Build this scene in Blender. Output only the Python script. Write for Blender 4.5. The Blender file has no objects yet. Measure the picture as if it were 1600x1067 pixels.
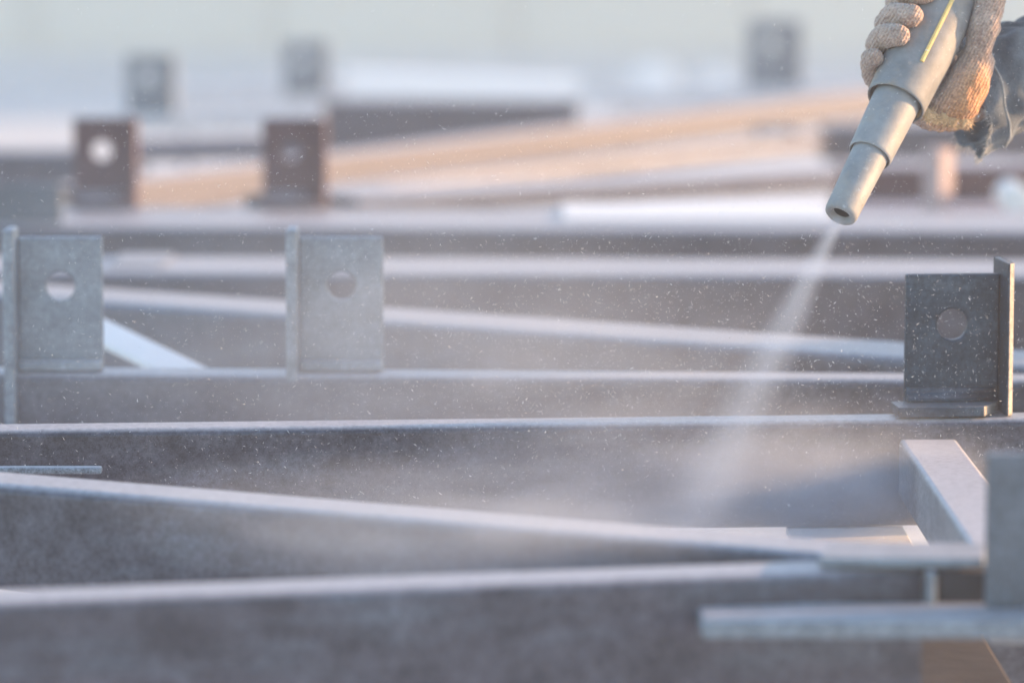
import bpy, bmesh, math, random
from mathutils import Vector, Matrix, noise
random.seed(7)
R = math.radians
S = bpy.context.scene
C = S.collection

# ------------------------------------------------------------------ camera
F = 6300.0                    # focal length in pixels of the 1600 px wide photo
CX, CY = 800.0, 533.5
PITCH = math.atan(748.5 / F)
CAMZ, TOP = 1.0, 0.59         # eye height, height of the frame tops
FOCUS = 2.90
cam_d = bpy.data.cameras.new('camera')
cam = bpy.data.objects.new('camera', cam_d); C.objects.link(cam)
cam.location = (0, 0, CAMZ)
cam.rotation_euler = (R(90) - PITCH, 0, 0)
cam_d.sensor_width = 36.0
cam_d.lens = F / 1600 * 36
cam_d.clip_start, cam_d.clip_end = 0.05, 2000
cam_d.dof.use_dof = True
cam_d.dof.focus_distance = FOCUS
cam_d.dof.aperture_fstop = 4.1
cam_d.dof.aperture_blades = 0
S.camera = cam

# ------------------------------------------------------------------ world, sun, exposure
SUN_EL = R(11.5)
SUN_AZ = R(77)                # clockwise from +Y
w = bpy.data.worlds.new('World'); S.world = w; w.use_nodes = True
wn = w.node_tree.nodes; wl = w.node_tree.links
bg = wn['Background']; bg.inputs['Strength'].default_value = 0.15
sky = wn.new('ShaderNodeTexSky'); sky.sky_type = 'NISHITA'; sky.sun_disc = False
sky.sun_elevation = SUN_EL; sky.sun_rotation = SUN_AZ
sky.altitude = 50; sky.air_density = 1.3; sky.dust_density = 0.45; sky.ozone_density = 2.7
wl.new(sky.outputs['Color'], bg.inputs['Color'])
sd = bpy.data.lights.new('sun', 'SUN'); sd.energy = 3.7; sd.angle = R(0.6); sd.color = (1.0, 0.57, 0.27)
sun = bpy.data.objects.new('sun', sd); C.objects.link(sun)
sdir = Vector((math.sin(SUN_AZ) * math.cos(SUN_EL), math.cos(SUN_AZ) * math.cos(SUN_EL), math.sin(SUN_EL)))
sun.location = sdir * 20
sun.rotation_euler = sdir.to_track_quat('Z', 'Y').to_euler()
S.view_settings.view_transform = 'Standard'; S.view_settings.look = 'None'
S.view_settings.gamma = 1.0; S.view_settings.exposure = 1.78
S.view_settings.use_curve_mapping = False
S.cycles.use_denoising = True
S.cycles.volume_step_rate = 1.0
S.cycles.volume_max_steps = 128
S.cycles.max_bounces = 5; S.cycles.volume_bounces = 1
S.cycles.sample_clamp_indirect = 6

# ------------------------------------------------------------------ helpers
def ray(u, v):
    x, z = (u - CX) / F, -(v - CY) / F
    c, s = math.cos(PITCH), math.sin(PITCH)
    return Vector((x, c + z * s, z * c - s))
def P(u, v, z=TOP):           # point of the place at height z
    d = ray(u, v); return Vector((0, 0, CAMZ)) + d * ((z - CAMZ) / d.z)
def Q(u, v, y):               # point of the place at distance y
    d = ray(u, v); return Vector((0, 0, CAMZ)) + d * (y / d.y)

def tag(o, label=None, cat=None, group=None, kind=None):
    if label: o['label'] = label
    if cat: o['category'] = cat
    if group: o['group'] = group
    if kind: o['kind'] = kind
    return o
def empty(name, loc, rz=0.0):
    o = bpy.data.objects.new(name, None); C.objects.link(o)
    o.location = loc; o.rotation_euler = (0, 0, rz); o.empty_display_size = 0.05
    return o
def adopt(o, parent):         # keep world coordinates of the mesh under an Empty
    o.parent = parent
    M = Matrix.Identity(4); q = parent
    while q is not None:
        M = q.matrix_basis @ M if q.parent is None else q.matrix_parent_inverse @ q.matrix_basis @ M
        q = q.parent
    if parent.type == 'EMPTY':
        o.matrix_parent_inverse = M.inverted()
    return o
def obj(name, bm, mat, parent=None, smooth=False, bevel=0.0, local=False):
    me = bpy.data.meshes.new(name)
    if isinstance(bm, tuple): me.from_pydata(bm[0], [], bm[1])
    else:
        bmesh.ops.recalc_face_normals(bm, faces=bm.faces[:])
        bm.to_mesh(me); bm.free()
    if mat: me.materials.append(mat)
    o = bpy.data.objects.new(name, me); C.objects.link(o)
    if parent is not None:
        if local: o.parent = parent
        else: adopt(o, parent)
    if smooth:
        for p in me.polygons: p.use_smooth = True
    if bevel:
        m = o.modifiers.new('bevel', 'BEVEL'); m.width = bevel; m.segments = 2; m.limit_method = 'ANGLE'; m.angle_limit = R(40)
    return o
def bx(bm, x0, x1, y0, y1, z0, z1):
    v = [bm.verts.new(p) for p in ((x0,y0,z0),(x1,y0,z0),(x1,y1,z0),(x0,y1,z0),(x0,y0,z1),(x1,y0,z1),(x1,y1,z1),(x0,y1,z1))]
    for f in ((0,3,2,1),(4,5,6,7),(0,1,5,4),(1,2,6,5),(2,3,7,6),(3,0,4,7)): bm.faces.new([v[i] for i in f])
    return bm
def box(x0, x1, y0, y1, z0, z1): return bx(bmesh.new(), x0, x1, y0, y1, z0, z1)
def prism(pts, z0, z1):
    bm = bmesh.new()
    a = [bm.verts.new((p[0], p[1], z0)) for p in pts]; b = [bm.verts.new((p[0], p[1], z1)) for p in pts]
    bm.faces.new(a[::-1]); bm.faces.new(b)
    n = len(pts)
    for i in range(n): bm.faces.new((a[i], a[(i+1) % n], b[(i+1) % n], b[i]))
    return bm
def tube(p0, p1, wd, ht, rad=0.007, wall=0.005):
    """rectangular hollow section; p0, p1 run along its top front edge, width goes away from the camera"""
    p0, p1 = Vector(p0), Vector(p1)
    ax = (p1 - p0).normalized(); up = Vector((0, 0, 1)); bk = up.cross(ax).normalized()
    if bk.y < 0: bk = -bk
    def ring(wv, hv, r, inset):
        out = []
        for (cx, cz, a0) in ((r, -r, 90), (r, -hv + r, 180), (wv - r, -hv + r, 270), (wv - r, -r, 0)):
            for k in range(6):
                a = R(a0 + 90 * k / 5)
                out.append((inset + cx + r * math.cos(a), -inset + cz + r * math.sin(a)))
        return out
    o = ring(wd, ht, rad, 0); i = ring(wd - 2*wall, ht - 2*wall, max(rad - wall, 0.0015), wall)
    bm = bmesh.new()
    rows = []
    for prof in (o, i):
        for p in (p0, p1):
            rows.append([bm.verts.new(p + bk * a + up * b) for a, b in prof])
    n = len(o)
    o0, o1, i0, i1 = rows
    for k in range(n):
        j = (k + 1) % n
        f = bm.faces.new((o0[k], o0[j], o1[j], o1[k])); f.smooth = (k % 6) != 5
        f = bm.faces.new((i0[k], i1[k], i1[j], i0[j])); f.smooth = (k % 6) != 5
    for ra, rb in ((o0, i0), (o1, i1)):
        ca = [bm.verts.new(v.co) for v in ra]; cb = [bm.verts.new(v.co) for v in rb]
        for k in range(n):
            j = (k + 1) % n; bm.faces.new((ca[k], cb[k], cb[j], ca[j]))
    return bm
def line(a, b, x0, x1):       # the line through a and b between two world x
    a, b = Vector(a), Vector(b); d = (b - a) / (b.x - a.x)
    return a + d * (x0 - a.x), a + d * (x1 - a.x)

# ------------------------------------------------------------------ materials
def mat(name): 
    m = bpy.data.materials.new(name); m.use_nodes = True
    return m, m.node_tree.nodes, m.node_tree.links, m.node_tree.nodes['Principled BSDF']
def steel(name, dark, light, patch, metallic=0.55, rough=0.42, patch_amt=0.5, bump=0.25, dust=0.85):  # dust: how strongly light on the tops is put into the colour
    m, n, l, b = mat(name)
    tc = n.new('ShaderNodeTexCoord')
    def nz(scale, detail, rgh=0.6, sx=None):
        t = n.new('ShaderNodeTexNoise'); t.inputs['Scale'].default_value = scale
        t.inputs['Detail'].default_value = detail; t.inputs['Roughness'].default_value = rgh
        if sx:
            mp = n.new('ShaderNodeMapping'); mp.inputs['Scale'].default_value = sx
            l.new(tc.outputs['Object'], mp.inputs['Vector']); l.new(mp.outputs['Vector'], t.inputs['Vector'])
        else: l.new(tc.outputs['Object'], t.inputs['Vector'])
        return t
    a = nz(38, 6, 0.68); f = nz(900, 3, 0.7); p = nz(18, 5, 0.66, (0.32, 1, 2.0)); s = nz(230, 4, 0.7)
    r1 = n.new('ShaderNodeValToRGB'); r1.color_ramp.elements[0].position = 0.36; r1.color_ramp.elements[1].position = 0.66
    r1.color_ramp.elements[0].color = (*dark, 1); r1.color_ramp.elements[1].color = (*light, 1)
    l.new(a.outputs['Fac'], r1.inputs['Fac'])
    r2 = n.new('ShaderNodeValToRGB'); r2.color_ramp.elements[0].position = 0.50; r2.color_ramp.elements[1].position = 0.68
    r2.color_ramp.elements[0].color = (0, 0, 0, 1); r2.color_ramp.elements[1].color = (patch_amt,) * 3 + (1,)
    l.new(p.outputs['Fac'], r2.inputs['Fac'])
    mx = n.new('ShaderNodeMix'); mx.data_type = 'RGBA'
    l.new(r2.outputs['Color'], mx.inputs['Factor']); l.new(r1.outputs['Color'], mx.inputs[6]); mx.inputs[7].default_value = (*patch, 1)
    g = n.new('ShaderNodeMix'); g.data_type = 'RGBA'; g.blend_type = 'OVERLAY'; g.inputs['Factor'].default_value = 0.65
    ad = n.new('ShaderNodeMath'); ad.operation = 'ADD'; hf = n.new('ShaderNodeMath'); hf.operation = 'MULTIPLY'; hf.inputs[1].default_value = 0.5
    l.new(f.outputs['Fac'], ad.inputs[0]); l.new(s.outputs['Fac'], ad.inputs[1]); l.new(ad.outputs[0], hf.inputs[0])
    ct = n.new('ShaderNodeMapRange'); ct.inputs['From Min'].default_value = 0.33; ct.inputs['From Max'].default_value = 0.67; l.new(hf.outputs[0], ct.inputs['Value'])
    l.new(mx.outputs[2], g.inputs[6]); l.new(ct.outputs[0], g.inputs[7])
    # pale tint on upward faces: light on the tops put in as dust
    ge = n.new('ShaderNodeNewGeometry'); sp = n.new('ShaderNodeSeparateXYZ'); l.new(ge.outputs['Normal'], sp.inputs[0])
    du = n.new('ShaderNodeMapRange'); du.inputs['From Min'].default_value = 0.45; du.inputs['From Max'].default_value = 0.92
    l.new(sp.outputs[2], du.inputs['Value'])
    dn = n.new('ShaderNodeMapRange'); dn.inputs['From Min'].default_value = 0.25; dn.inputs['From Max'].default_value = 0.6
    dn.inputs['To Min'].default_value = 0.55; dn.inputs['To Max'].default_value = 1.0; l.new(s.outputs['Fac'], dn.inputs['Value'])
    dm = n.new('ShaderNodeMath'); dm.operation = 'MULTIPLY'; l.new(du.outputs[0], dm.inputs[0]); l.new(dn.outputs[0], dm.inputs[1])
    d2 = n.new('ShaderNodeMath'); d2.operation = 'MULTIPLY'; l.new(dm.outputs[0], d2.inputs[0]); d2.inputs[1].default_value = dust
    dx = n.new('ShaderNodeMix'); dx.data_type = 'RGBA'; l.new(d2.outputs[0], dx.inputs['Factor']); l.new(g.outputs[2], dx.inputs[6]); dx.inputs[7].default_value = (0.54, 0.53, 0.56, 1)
    l.new(dx.outputs[2], b.inputs['Base Color'])
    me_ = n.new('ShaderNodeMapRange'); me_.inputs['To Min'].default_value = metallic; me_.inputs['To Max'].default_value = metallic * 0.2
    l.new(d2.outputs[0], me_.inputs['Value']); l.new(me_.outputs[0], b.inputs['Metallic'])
    rr = n.new('ShaderNodeMapRange'); rr.inputs['To Min'].default_value = rough - 0.08; rr.inputs['To Max'].default_value = rough + 0.12
    l.new(a.outputs['Fac'], rr.inputs['Value']); l.new(rr.outputs[0], b.inputs['Roughness'])
    bp = n.new('ShaderNodeBump'); bp.inputs['Strength'].default_value = bump; bp.inputs['Distance'].default_value = 0.0006
    l.new(hf.outputs[0], bp.inputs['Height']); l.new(bp.outputs['Normal'], b.inputs['Normal'])
    return m
def plain(name, c1, c2, scale=20, rough=0.8, bump=0.2, dist=0.002, detail=5, metallic=0.0):
    m, n, l, b = mat(name)
    tc = n.new('ShaderNodeTexCoord'); t = n.new('ShaderNodeTexNoise'); t.inputs['Scale'].default_value = scale; t.inputs['Detail'].default_value = detail
    t.inputs['Roughness'].default_value = 0.65
    l.new(tc.outputs['Object'], t.inputs['Vector'])
    r = n.new('ShaderNodeValToRGB'); r.color_ramp.elements[0].position = 0.33; r.color_ramp.elements[1].position = 0.67
    r.color_ramp.elements[0].color = (*c1, 1); r.color_ramp.elements[1].color = (*c2, 1)
    l.new(t.outputs['Fac'], r.inputs['Fac']); l.new(r.outputs['Color'], b.inputs['Base Color'])
    b.inputs['Roughness'].default_value = rough; b.inputs['Metallic'].default_value = metallic
    bp = n.new('ShaderNodeBump'); bp.inputs['Strength'].default_value = bump; bp.inputs['Distance'].default_value = dist
    l.new(t.outputs['Fac'], bp.inputs['Height']); l.new(bp.outputs['Normal'], b.inputs['Normal'])
    return m
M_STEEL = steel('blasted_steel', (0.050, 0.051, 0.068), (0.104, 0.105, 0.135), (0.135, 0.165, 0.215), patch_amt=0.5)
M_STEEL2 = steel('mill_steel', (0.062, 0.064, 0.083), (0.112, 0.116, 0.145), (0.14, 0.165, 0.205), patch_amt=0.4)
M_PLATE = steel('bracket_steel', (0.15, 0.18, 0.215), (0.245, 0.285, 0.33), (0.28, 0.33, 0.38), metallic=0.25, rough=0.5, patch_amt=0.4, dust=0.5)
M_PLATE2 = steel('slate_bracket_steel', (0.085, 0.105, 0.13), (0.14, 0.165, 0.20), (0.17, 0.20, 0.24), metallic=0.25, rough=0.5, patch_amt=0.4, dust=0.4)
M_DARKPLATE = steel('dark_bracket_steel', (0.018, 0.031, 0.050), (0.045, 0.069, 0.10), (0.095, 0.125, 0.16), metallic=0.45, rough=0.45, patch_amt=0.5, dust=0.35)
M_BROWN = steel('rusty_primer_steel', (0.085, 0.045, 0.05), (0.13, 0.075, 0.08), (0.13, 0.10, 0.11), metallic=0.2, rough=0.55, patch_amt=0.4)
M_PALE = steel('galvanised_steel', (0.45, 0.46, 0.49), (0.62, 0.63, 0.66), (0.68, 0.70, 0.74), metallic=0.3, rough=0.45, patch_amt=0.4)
M_CUT = steel('sunlit_cut_edge', (0.22, 0.205, 0.19), (0.32, 0.30, 0.275), (0.34, 0.32, 0.29), metallic=0.2, rough=0.5, dust=0.2)  # paler steel for cut faces, sunlight put into the colour
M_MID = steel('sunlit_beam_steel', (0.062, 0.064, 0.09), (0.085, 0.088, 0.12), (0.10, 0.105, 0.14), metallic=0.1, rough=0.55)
M_BLACK = steel('recess_shade_black', (0.018, 0.02, 0.028), (0.04, 0.043, 0.055), (0.05, 0.06, 0.075), metallic=0.3, rough=0.55, dust=0.3)
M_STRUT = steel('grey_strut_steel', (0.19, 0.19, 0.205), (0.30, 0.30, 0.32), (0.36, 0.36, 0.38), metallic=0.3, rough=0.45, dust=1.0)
M_WHITE = plain('plain_white', (0.78, 0.79, 0.80), (0.84, 0.85, 0.86), 40, 0.5, 0.1)
M_RED = steel('red_primer_steel', (0.14, 0.05, 0.06), (0.2, 0.08, 0.09), (0.18, 0.12, 0.13), metallic=0.1, rough=0.55, patch_amt=0.4)
M_PINK = plain('sunlit_bar_pink', (0.34, 0.26, 0.27), (0.42, 0.33, 0.33), 30, 0.6, 0.1)  # pink of the sunlight put into the upright bar's colour
M_TIMBER = plain('timber', (0.026, 0.020, 0.018), (0.050, 0.039, 0.034), 30, 0.8, 0.5)
M_GROUND = plain('yard_concrete', (0.52, 0.55, 0.57), (0.64, 0.66, 0.68), 1.4, 0.9, 0.2, 0.004)
M_WALL = plain('wall_cladding', (0.62, 0.61, 0.53), (0.68, 0.67, 0.59), 0.6, 0.6, 0.05)

# ------------------------------------------------------------------ setting
g = obj('yard_ground', ([(-120,-60,0),(120,-60,0),(120,200,0),(-120,200,0)], [(0,1,2,3)]), M_GROUND)
tag(g, kind='structure')
WY = 18.6
bld = empty('workshop_building', (0, WY, 0))
tag(bld, 'pale grey clad workshop wall filling the blurred background', 'building')
for k in range(-9, 10):
    o = obj('wall_panel', box(k*1.1+0.004, k*1.1+1.096, WY, WY+0.06, 0.12, 5.0), M_WALL, bld, bevel=0.02)
obj('plinth', box(-9.9, 11.0, WY-0.02, WY+0.2, 0, 0.12), M_GROUND, bld, bevel=0.01)
obj('wall_core', box(-9.9, 11.0, WY+0.062, WY+6, 0.12, 4.98), M_WALL, bld)

# ------------------------------------------------------------------ brackets
def plate_with_hole(wd, ht, t, hz, hr):
    """upright plate, x -wd/2..wd/2, z 0..ht, front at y=0, hole centre at (0,hz)"""
    bm = bmesh.new()
    corners = [math.atan2(z - hz, x) for x, z in ((wd/2, ht), (-wd/2, ht), (-wd/2, 0), (wd/2, 0))]
    angs = sorted(set([round(-math.pi + 2*math.pi*k/40, 5) for k in range(40)] + [round(a, 5) for a in corners]))
    def edge(a):
        c, s = math.cos(a), math.sin(a); ts = []
        if abs(c) > 1e-9: ts.append((wd/2 if c > 0 else -wd/2) / c)
        if abs(s) > 1e-9: ts.append(((ht - hz) if s > 0 else -hz) / s)
        r = min(x for x in ts if x > 0); return (c*r, hz + s*r)
    L = []
    for y in (0, t):
        L.append([bm.verts.new((hr*math.cos(a), y, hz + hr*math.sin(a))) for a in angs])
        L.append([bm.verts.new((edge(a)[0], y, edge(a)[1])) for a in angs])
    hi, oi, hb, ob = L; n = len(angs)
    for k in range(n):
        j = (k+1) % n
        bm.faces.new((hi[k], hi[j], oi[j], oi[k])); bm.faces.new((hb[k], ob[k], ob[j], hb[j]))
        bm.faces.new((oi[k], oi[j], ob[j], ob[k])); bm.faces.new((hi[k], hb[k], hb[j], hi[j]))
    return bm
def sunlit_cut(o):  # gives faces turned to the right front the painted sunlit colour
    o.data.materials.append(M_CUT)
    for p in o.data.polygons:
        if p.normal.x > 0.5 and p.normal.y < -0.2: p.material_index = 1
def bracket(parent, loc, rz, m, side=-1, wd=0.069, ht=0.106, below=0.0, above=0.008, foot=0.035, foot_left=0.0, rib_d=0.05, t=0.008, cut=0.0, label=None):
    b = empty('bracket', loc, rz); b.parent = parent
    b.location = Vector(loc) - parent.location
    if label: b['label'] = label
    obj('plate', plate_with_hole(wd, ht, t, ht*0.635, 0.0115), m, b, bevel=0.0018, local=True)
    x0, x1 = (-wd/2 - 0.0095, -wd/2 - 0.0005) if side < 0 else (wd/2 + 0.0005, wd/2 + 0.0095)
    if cut:
        x1 = x0 + 0.0055
        pts = [(x0, -rib_d), (x0 + 0.0015, -rib_d), (x1, -rib_d + cut), (x1, t + 0.02), (x0, t + 0.02)]
        sunlit_cut(obj('rib', prism(pts, -below, ht + above), m, b, bevel=0.0008, local=True))
    else:
        obj('rib', box(x0, x1, -rib_d, t + 0.004, -below, ht + above), m, b, bevel=0.002, local=True)
    fx0, fx1 = -wd/2 - foot_left, wd/2 - 0.0005
    if side < 0: fx0 += 0.0
    if foot:
        if cut:
            pts = [(fx0, -foot), (fx1 - 0.017, -foot), (fx1 - 0.0005, -foot + 0.03), (fx1 - 0.0005, -0.0006), (fx0, -0.0006)]
            sunlit_cut(obj('foot', prism(pts, 0.0008, 0.0085), m, b, bevel=0.0008, local=True))
        else:
            obj('foot', box(fx0, fx1, -foot, -0.0006, 0.0008, 0.009), m, b, bevel=0.002, local=True)
        # root weld between plate and foot
        if foot < 0.02: return b
        bm = bmesh.new()
        xa, xb = fx0 + foot_left + 0.001, fx1 - 0.002
        prof = [(-0.0003, 0.0088), (-0.009, 0.0088), (-0.0045, 0.0115), (-0.0018, 0.0145), (-0.0003, 0.019)]
        A = [bm.verts.new((xa, y, z)) for y, z in prof]; B = [bm.verts.new((xb, y, z)) for y, z in prof]
        for k in range(5): bm.faces.new((A[k], A[(k+1) % 5], B[(k+1) % 5], B[k]))
        bm.faces.new(A); bm.faces.new(B)
        obj('weld_bead', bm, m, b, local=True, smooth=True)
    return b

GRP = 'welded steel frames lying in rows across the yard'
# ================================================================== front frame
fr1 = empty('steel_frame', (0, 2.65, 0.49))
tag(fr1, 'nearest welded grey steel frame with a slanting tube, under the spray', 'steel frame', GRP)
XL, XR = -0.95, 0.52
# far chord with the blasted bracket
c0, c1 = line(P(0, 672), P(1400, 656), XL, XR)
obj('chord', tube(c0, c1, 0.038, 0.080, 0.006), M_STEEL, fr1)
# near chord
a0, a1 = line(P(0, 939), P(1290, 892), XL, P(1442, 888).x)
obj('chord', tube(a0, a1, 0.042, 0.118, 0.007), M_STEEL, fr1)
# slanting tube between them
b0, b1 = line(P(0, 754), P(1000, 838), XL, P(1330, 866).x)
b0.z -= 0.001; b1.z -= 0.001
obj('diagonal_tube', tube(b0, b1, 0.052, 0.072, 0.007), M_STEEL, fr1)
# cross strut joining the chords at the right
zt = TOP - 0.014
bm = bmesh.new()
xs0, xs1 = 0.2865, 0.330
def tube_y(x0, x1, y0, y1, z1, h, rad=0.004):
    bm = tube((0, 0, 0), (y1 - y0, 0, 0), x1 - x0, h, rad)
    M = Matrix.Translation((x1, y0, z1)) @ Matrix.Rotation(R(90), 4, 'Z')
    bmesh.ops.transform(bm, matrix=M, verts=bm.verts[:])
    return bm
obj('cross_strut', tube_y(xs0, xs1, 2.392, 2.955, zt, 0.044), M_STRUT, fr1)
bracket(fr1, (Q(1487, 632, 2.998).x, 2.998, TOP + 0.0006), R(5), M_DARKPLATE, side=1, wd=0.071, ht=0.104, below=0.0, above=0.010,
        foot=0.034, foot_left=0.011, rib_d=0.027, cut=0.0045, label='dark bracket with a hole, its right edge lit orange')
# ledge plate under the far chord, and small bar on its face
obj('ledge_plate', box(Q(1238, 830, 2.9).x, Q(1425, 830, 2.9).x, 2.80, 2.968, TOP - 0.088, TOP - 0.0806), M_WHITE, fr1, bevel=0.0015)
obj('ledge_plate', box(Q(-120, 735, 2.86).x, Q(160, 735, 2.86).x, 2.862, c0.y - 0.004, TOP - 0.0245, TOP - 0.0195), M_PLATE, fr1, bevel=0.0015)
# right-hand joint of the near chord
xe = P(1442, 888).x
obj('joint_plate', prism([(Q(1283, 880, 2.30).x, 2.322), (Q(1544, 880, 2.30).x, 2.318), (Q(1544, 880, 2.36).x, 2.372), (Q(1300, 880, 2.36).x, 2.372)], TOP + 0.0015, TOP + 0.0075), M_PLATE, fr1, bevel=0.0015)
obj('end_plate', box(xe + 0.001, xe + 0.0065, 2.312, 2.385, TOP - 0.036, TOP + 0.0005), M_PLATE, fr1, bevel=0.0015)
x0_, x1_, z0_, z1_, q_ = xe + 0.0085, xe + 0.0415, TOP - 0.031, TOP - 0.001, 0.013
pr = [(x0_, z1_), (x0_, z0_ + 0.002), (x0_ + 0.002, z0_)] + [(x1_ - q_ + q_ * math.sin(R(k * 15)), z0_ + q_ - q_ * math.cos(R(k * 15))) for k in range(7)] + [(x1_, z1_)]
bm = prism(pr, 0, 0.07)
bmesh.ops.transform(bm, matrix=Matrix.Translation((0, 2.322, 0)) @ Matrix(((1,0,0,0),(0,0,1,0),(0,1,0,0),(0,0,0,1))), verts=bm.verts[:])
obj('recess_shade_block', bm, M_BLACK, fr1, bevel=0.001)  # solid black block put in where the joint's recess lies in shade
obj('cleat_bar', box(Q(1095, 985, 2.268).x, 0.40, 2.262, 2.318, TOP - 0.0295, TOP - 0.0185), M_PLATE, fr1, bevel=0.002)
bracket(fr1, (Q(1540, 930, 2.30).x + 0.036, 2.30, TOP - 0.0183), R(2), M_PLATE2, side=1, wd=0.072, ht=0.09, foot=0, rib_d=0.03,
        label='near blurred bracket cut off by the right edge')
# ================================================================== second frame
fr2 = empty('steel_frame', (0, 3.6, 0.49))
tag(fr2, 'second steel frame, with two pale upright brackets at the left', 'steel frame', GRP)
e0, e1 = line(P(160, 584), P(1410, 593), -1.0, 0.425)
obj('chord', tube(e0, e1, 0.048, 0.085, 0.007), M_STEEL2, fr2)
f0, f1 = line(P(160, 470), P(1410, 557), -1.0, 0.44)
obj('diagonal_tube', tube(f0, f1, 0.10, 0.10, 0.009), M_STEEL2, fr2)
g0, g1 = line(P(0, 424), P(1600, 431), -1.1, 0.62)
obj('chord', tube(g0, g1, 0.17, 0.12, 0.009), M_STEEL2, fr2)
obj('end_cover', box(Q(172, 400, 4.1).x, Q(258, 400, 4.1).x, g0.y + 0.01, g0.y + 0.14, TOP + 0.001, TOP + 0.003), M_PLATE, fr2, bevel=0.002)
for u in (96, 534):
    y = (e0 + (e1 - e0) * 0.3).y + 0.004
    bracket(fr2, (Q(u, 575, y).x, y, TOP + 0.0006), R(0), M_PLATE, side=-1, wd=0.068, ht=0.1085, below=0.052, above=0.008, foot=0.012, rib_d=0.026)
# flat brace dropping from the left bracket, its white colour painting a sun glint
pA, pB = Q(140, 486, 3.56), Q(420, 620, 3.34)
d = (pB - pA).normalized(); sd_ = Vector((d.y, -d.x, 0)).normalized()
if sd_.y > 0: sd_ = -sd_
bm = bmesh.new()
V = []
for p in (pA, pB):
    for a, b in ((0, 0), (0.029, 0), (0.029, -0.006), (0, -0.006)):
        V.append(bm.verts.new(p + Vector((sd_.x, sd_.y, 0)) * a + Vector((0, 0, b - a * 0.25))))
for f in ((0,1,2,3),(7,6,5,4),(0,4,5,1),(1,5,6,2),(2,6,7,3),(3,7,4,0)): bm.faces.new([V[i] for i in f])
obj('flat_brace', bm, M_WHITE, fr2, bevel=0.001)
# ================================================================== third frame
fr3 = empty('steel_frame', (0, 4.8, 0.49))
tag(fr3, 'blurred steel frame behind, with two brown brackets at the left', 'steel frame', GRP)
h0, h1 = line(P(0, 352), P(1400, 360), -1.0, 0.72)
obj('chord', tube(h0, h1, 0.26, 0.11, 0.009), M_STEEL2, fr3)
for u in (160, 455):
    y = 4.80
    bracket(fr3, (Q(u, 320, y).x, y, TOP + 0.0006), 0, M_BROWN, side=1, wd=0.068, ht=0.107, foot=0.03, rib_d=0.02, above=0)
obj('stub_plate', box(Q(-20, 352, 4.58).x, Q(96, 352, 4.58).x, 4.585, 4.593, TOP + 0.0006, TOP + 0.047), M_PLATE2, fr3, bevel=0.002)
m0, m1 = line(P(560, 311), P(1300, 272), Q(560, 311, 4.9).x, 0.75)
obj('diagonal_tube', tube(m0, m1, 0.15, 0.022, 0.006), M_STEEL2, fr3)
obj('bright_ground_sheet', box(Q(880, 340, 4.7).x, Q(1296, 340, 4.7).x, h0.y + 0.02, h0.y + 0.235, TOP + 0.001, TOP + 0.004), M_WHITE, fr3, bevel=0.001)  # added white sheet standing in for bright ground
# ================================================================== fourth frame: sunlit diagonal
fr4 = empty('steel_frame', (0, 6.4, 0.49))
tag(fr4, 'far blurred steel frame whose long slanting beam glows pink in the sun', 'steel frame', GRP)
i0, i1 = line(P(210, 282), P(1300, 150), -0.55, 0.85)
obj('diagonal_tube', tube(i0, i1, 0.06, 0.05, 0.006), M_MID, fr4)
n0, n1 = line(P(430, 306), P(1200, 222), Q(430, 306, 4.96).x, 0.62)
obj('diagonal_tube', tube(n0, n1, 0.05, 0.022, 0.005), M_STEEL2, fr4)
j0, j1 = line(P(505, 156), P(890, 158), Q(505, 156, 7).x, Q(895, 158, 7).x)
obj('chord', tube(j0, j1, 0.12, 0.11, 0.008), M_STEEL2, fr4)
obj('upper_tube', tube(Q(540, 112, 8.6), Q(905, 126, 8.6), 0.12, 0.06, 0.01), M_WHITE, fr4)
obj('upper_tube', tube(Q(270, 138, 8.3), Q(530, 132, 8.3), 0.12, 0.045, 0.01), M_PALE, fr4)
obj('chord', tube(Q(170, 183, 6.55), Q(500, 176, 6.55), 0.10, 0.028, 0.006), M_PALE, fr4)
obj('chord', tube(Q(210, 222, 5.9), Q(505, 214, 5.9), 0.08, 0.03, 0.006), M_MID, fr4)
obj('chord', tube(Q(-160, 236, 6.0), Q(116, 236, 6.0), 0.1, 0.055, 0.008), M_STEEL2, fr4)
obj('chord', tube(Q(-160, 312, 5.05), Q(98, 312, 5.05), 0.06, 0.05, 0.008), M_PLATE, fr4)
for u, v, y in ((232, 182, 6.58), (474, 150, 7.4)):
    z = Q(u, v, y).z
    bracket(fr4, (Q(u, v, y).x, y, z), 0, M_PLATE, side=1, wd=0.073, ht=0.10, foot=0, rib_d=0.02, above=0)

# ------------------------------------------------------------------ build stamp for later pieces
# ================================================================== right background
fr5 = empty('steel_frame', (0.6, 5.2, 0.49))
tag(fr5, 'dark red primed steel frame behind the nozzle at the right', 'steel frame', GRP)
r0, r1 = Q(1322, 262, 5.12), Q(1760, 258, 5.12)
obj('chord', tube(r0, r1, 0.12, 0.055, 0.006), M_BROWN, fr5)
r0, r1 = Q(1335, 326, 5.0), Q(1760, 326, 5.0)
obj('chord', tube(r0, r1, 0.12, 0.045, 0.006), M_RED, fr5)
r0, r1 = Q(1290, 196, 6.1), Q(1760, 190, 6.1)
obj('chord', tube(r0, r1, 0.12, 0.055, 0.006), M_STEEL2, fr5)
bm = bmesh.new(); pp = Q(1457, 232, 4.95)
pp = Q(1459, 365, 4.95); zt_ = Q(1459, 232, 4.95).z
obj('upright_bar', prism([(pp.x - 0.012, pp.y + 0.02), (pp.x + 0.006, pp.y - 0.012), (pp.x + 0.024, pp.y + 0.004), (pp.x + 0.006, pp.y + 0.036)], pp.z, zt_), M_PINK, fr5, bevel=0.001)
bm = bmesh.new(); pc = Q(1583, 308, 4.94)
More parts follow.
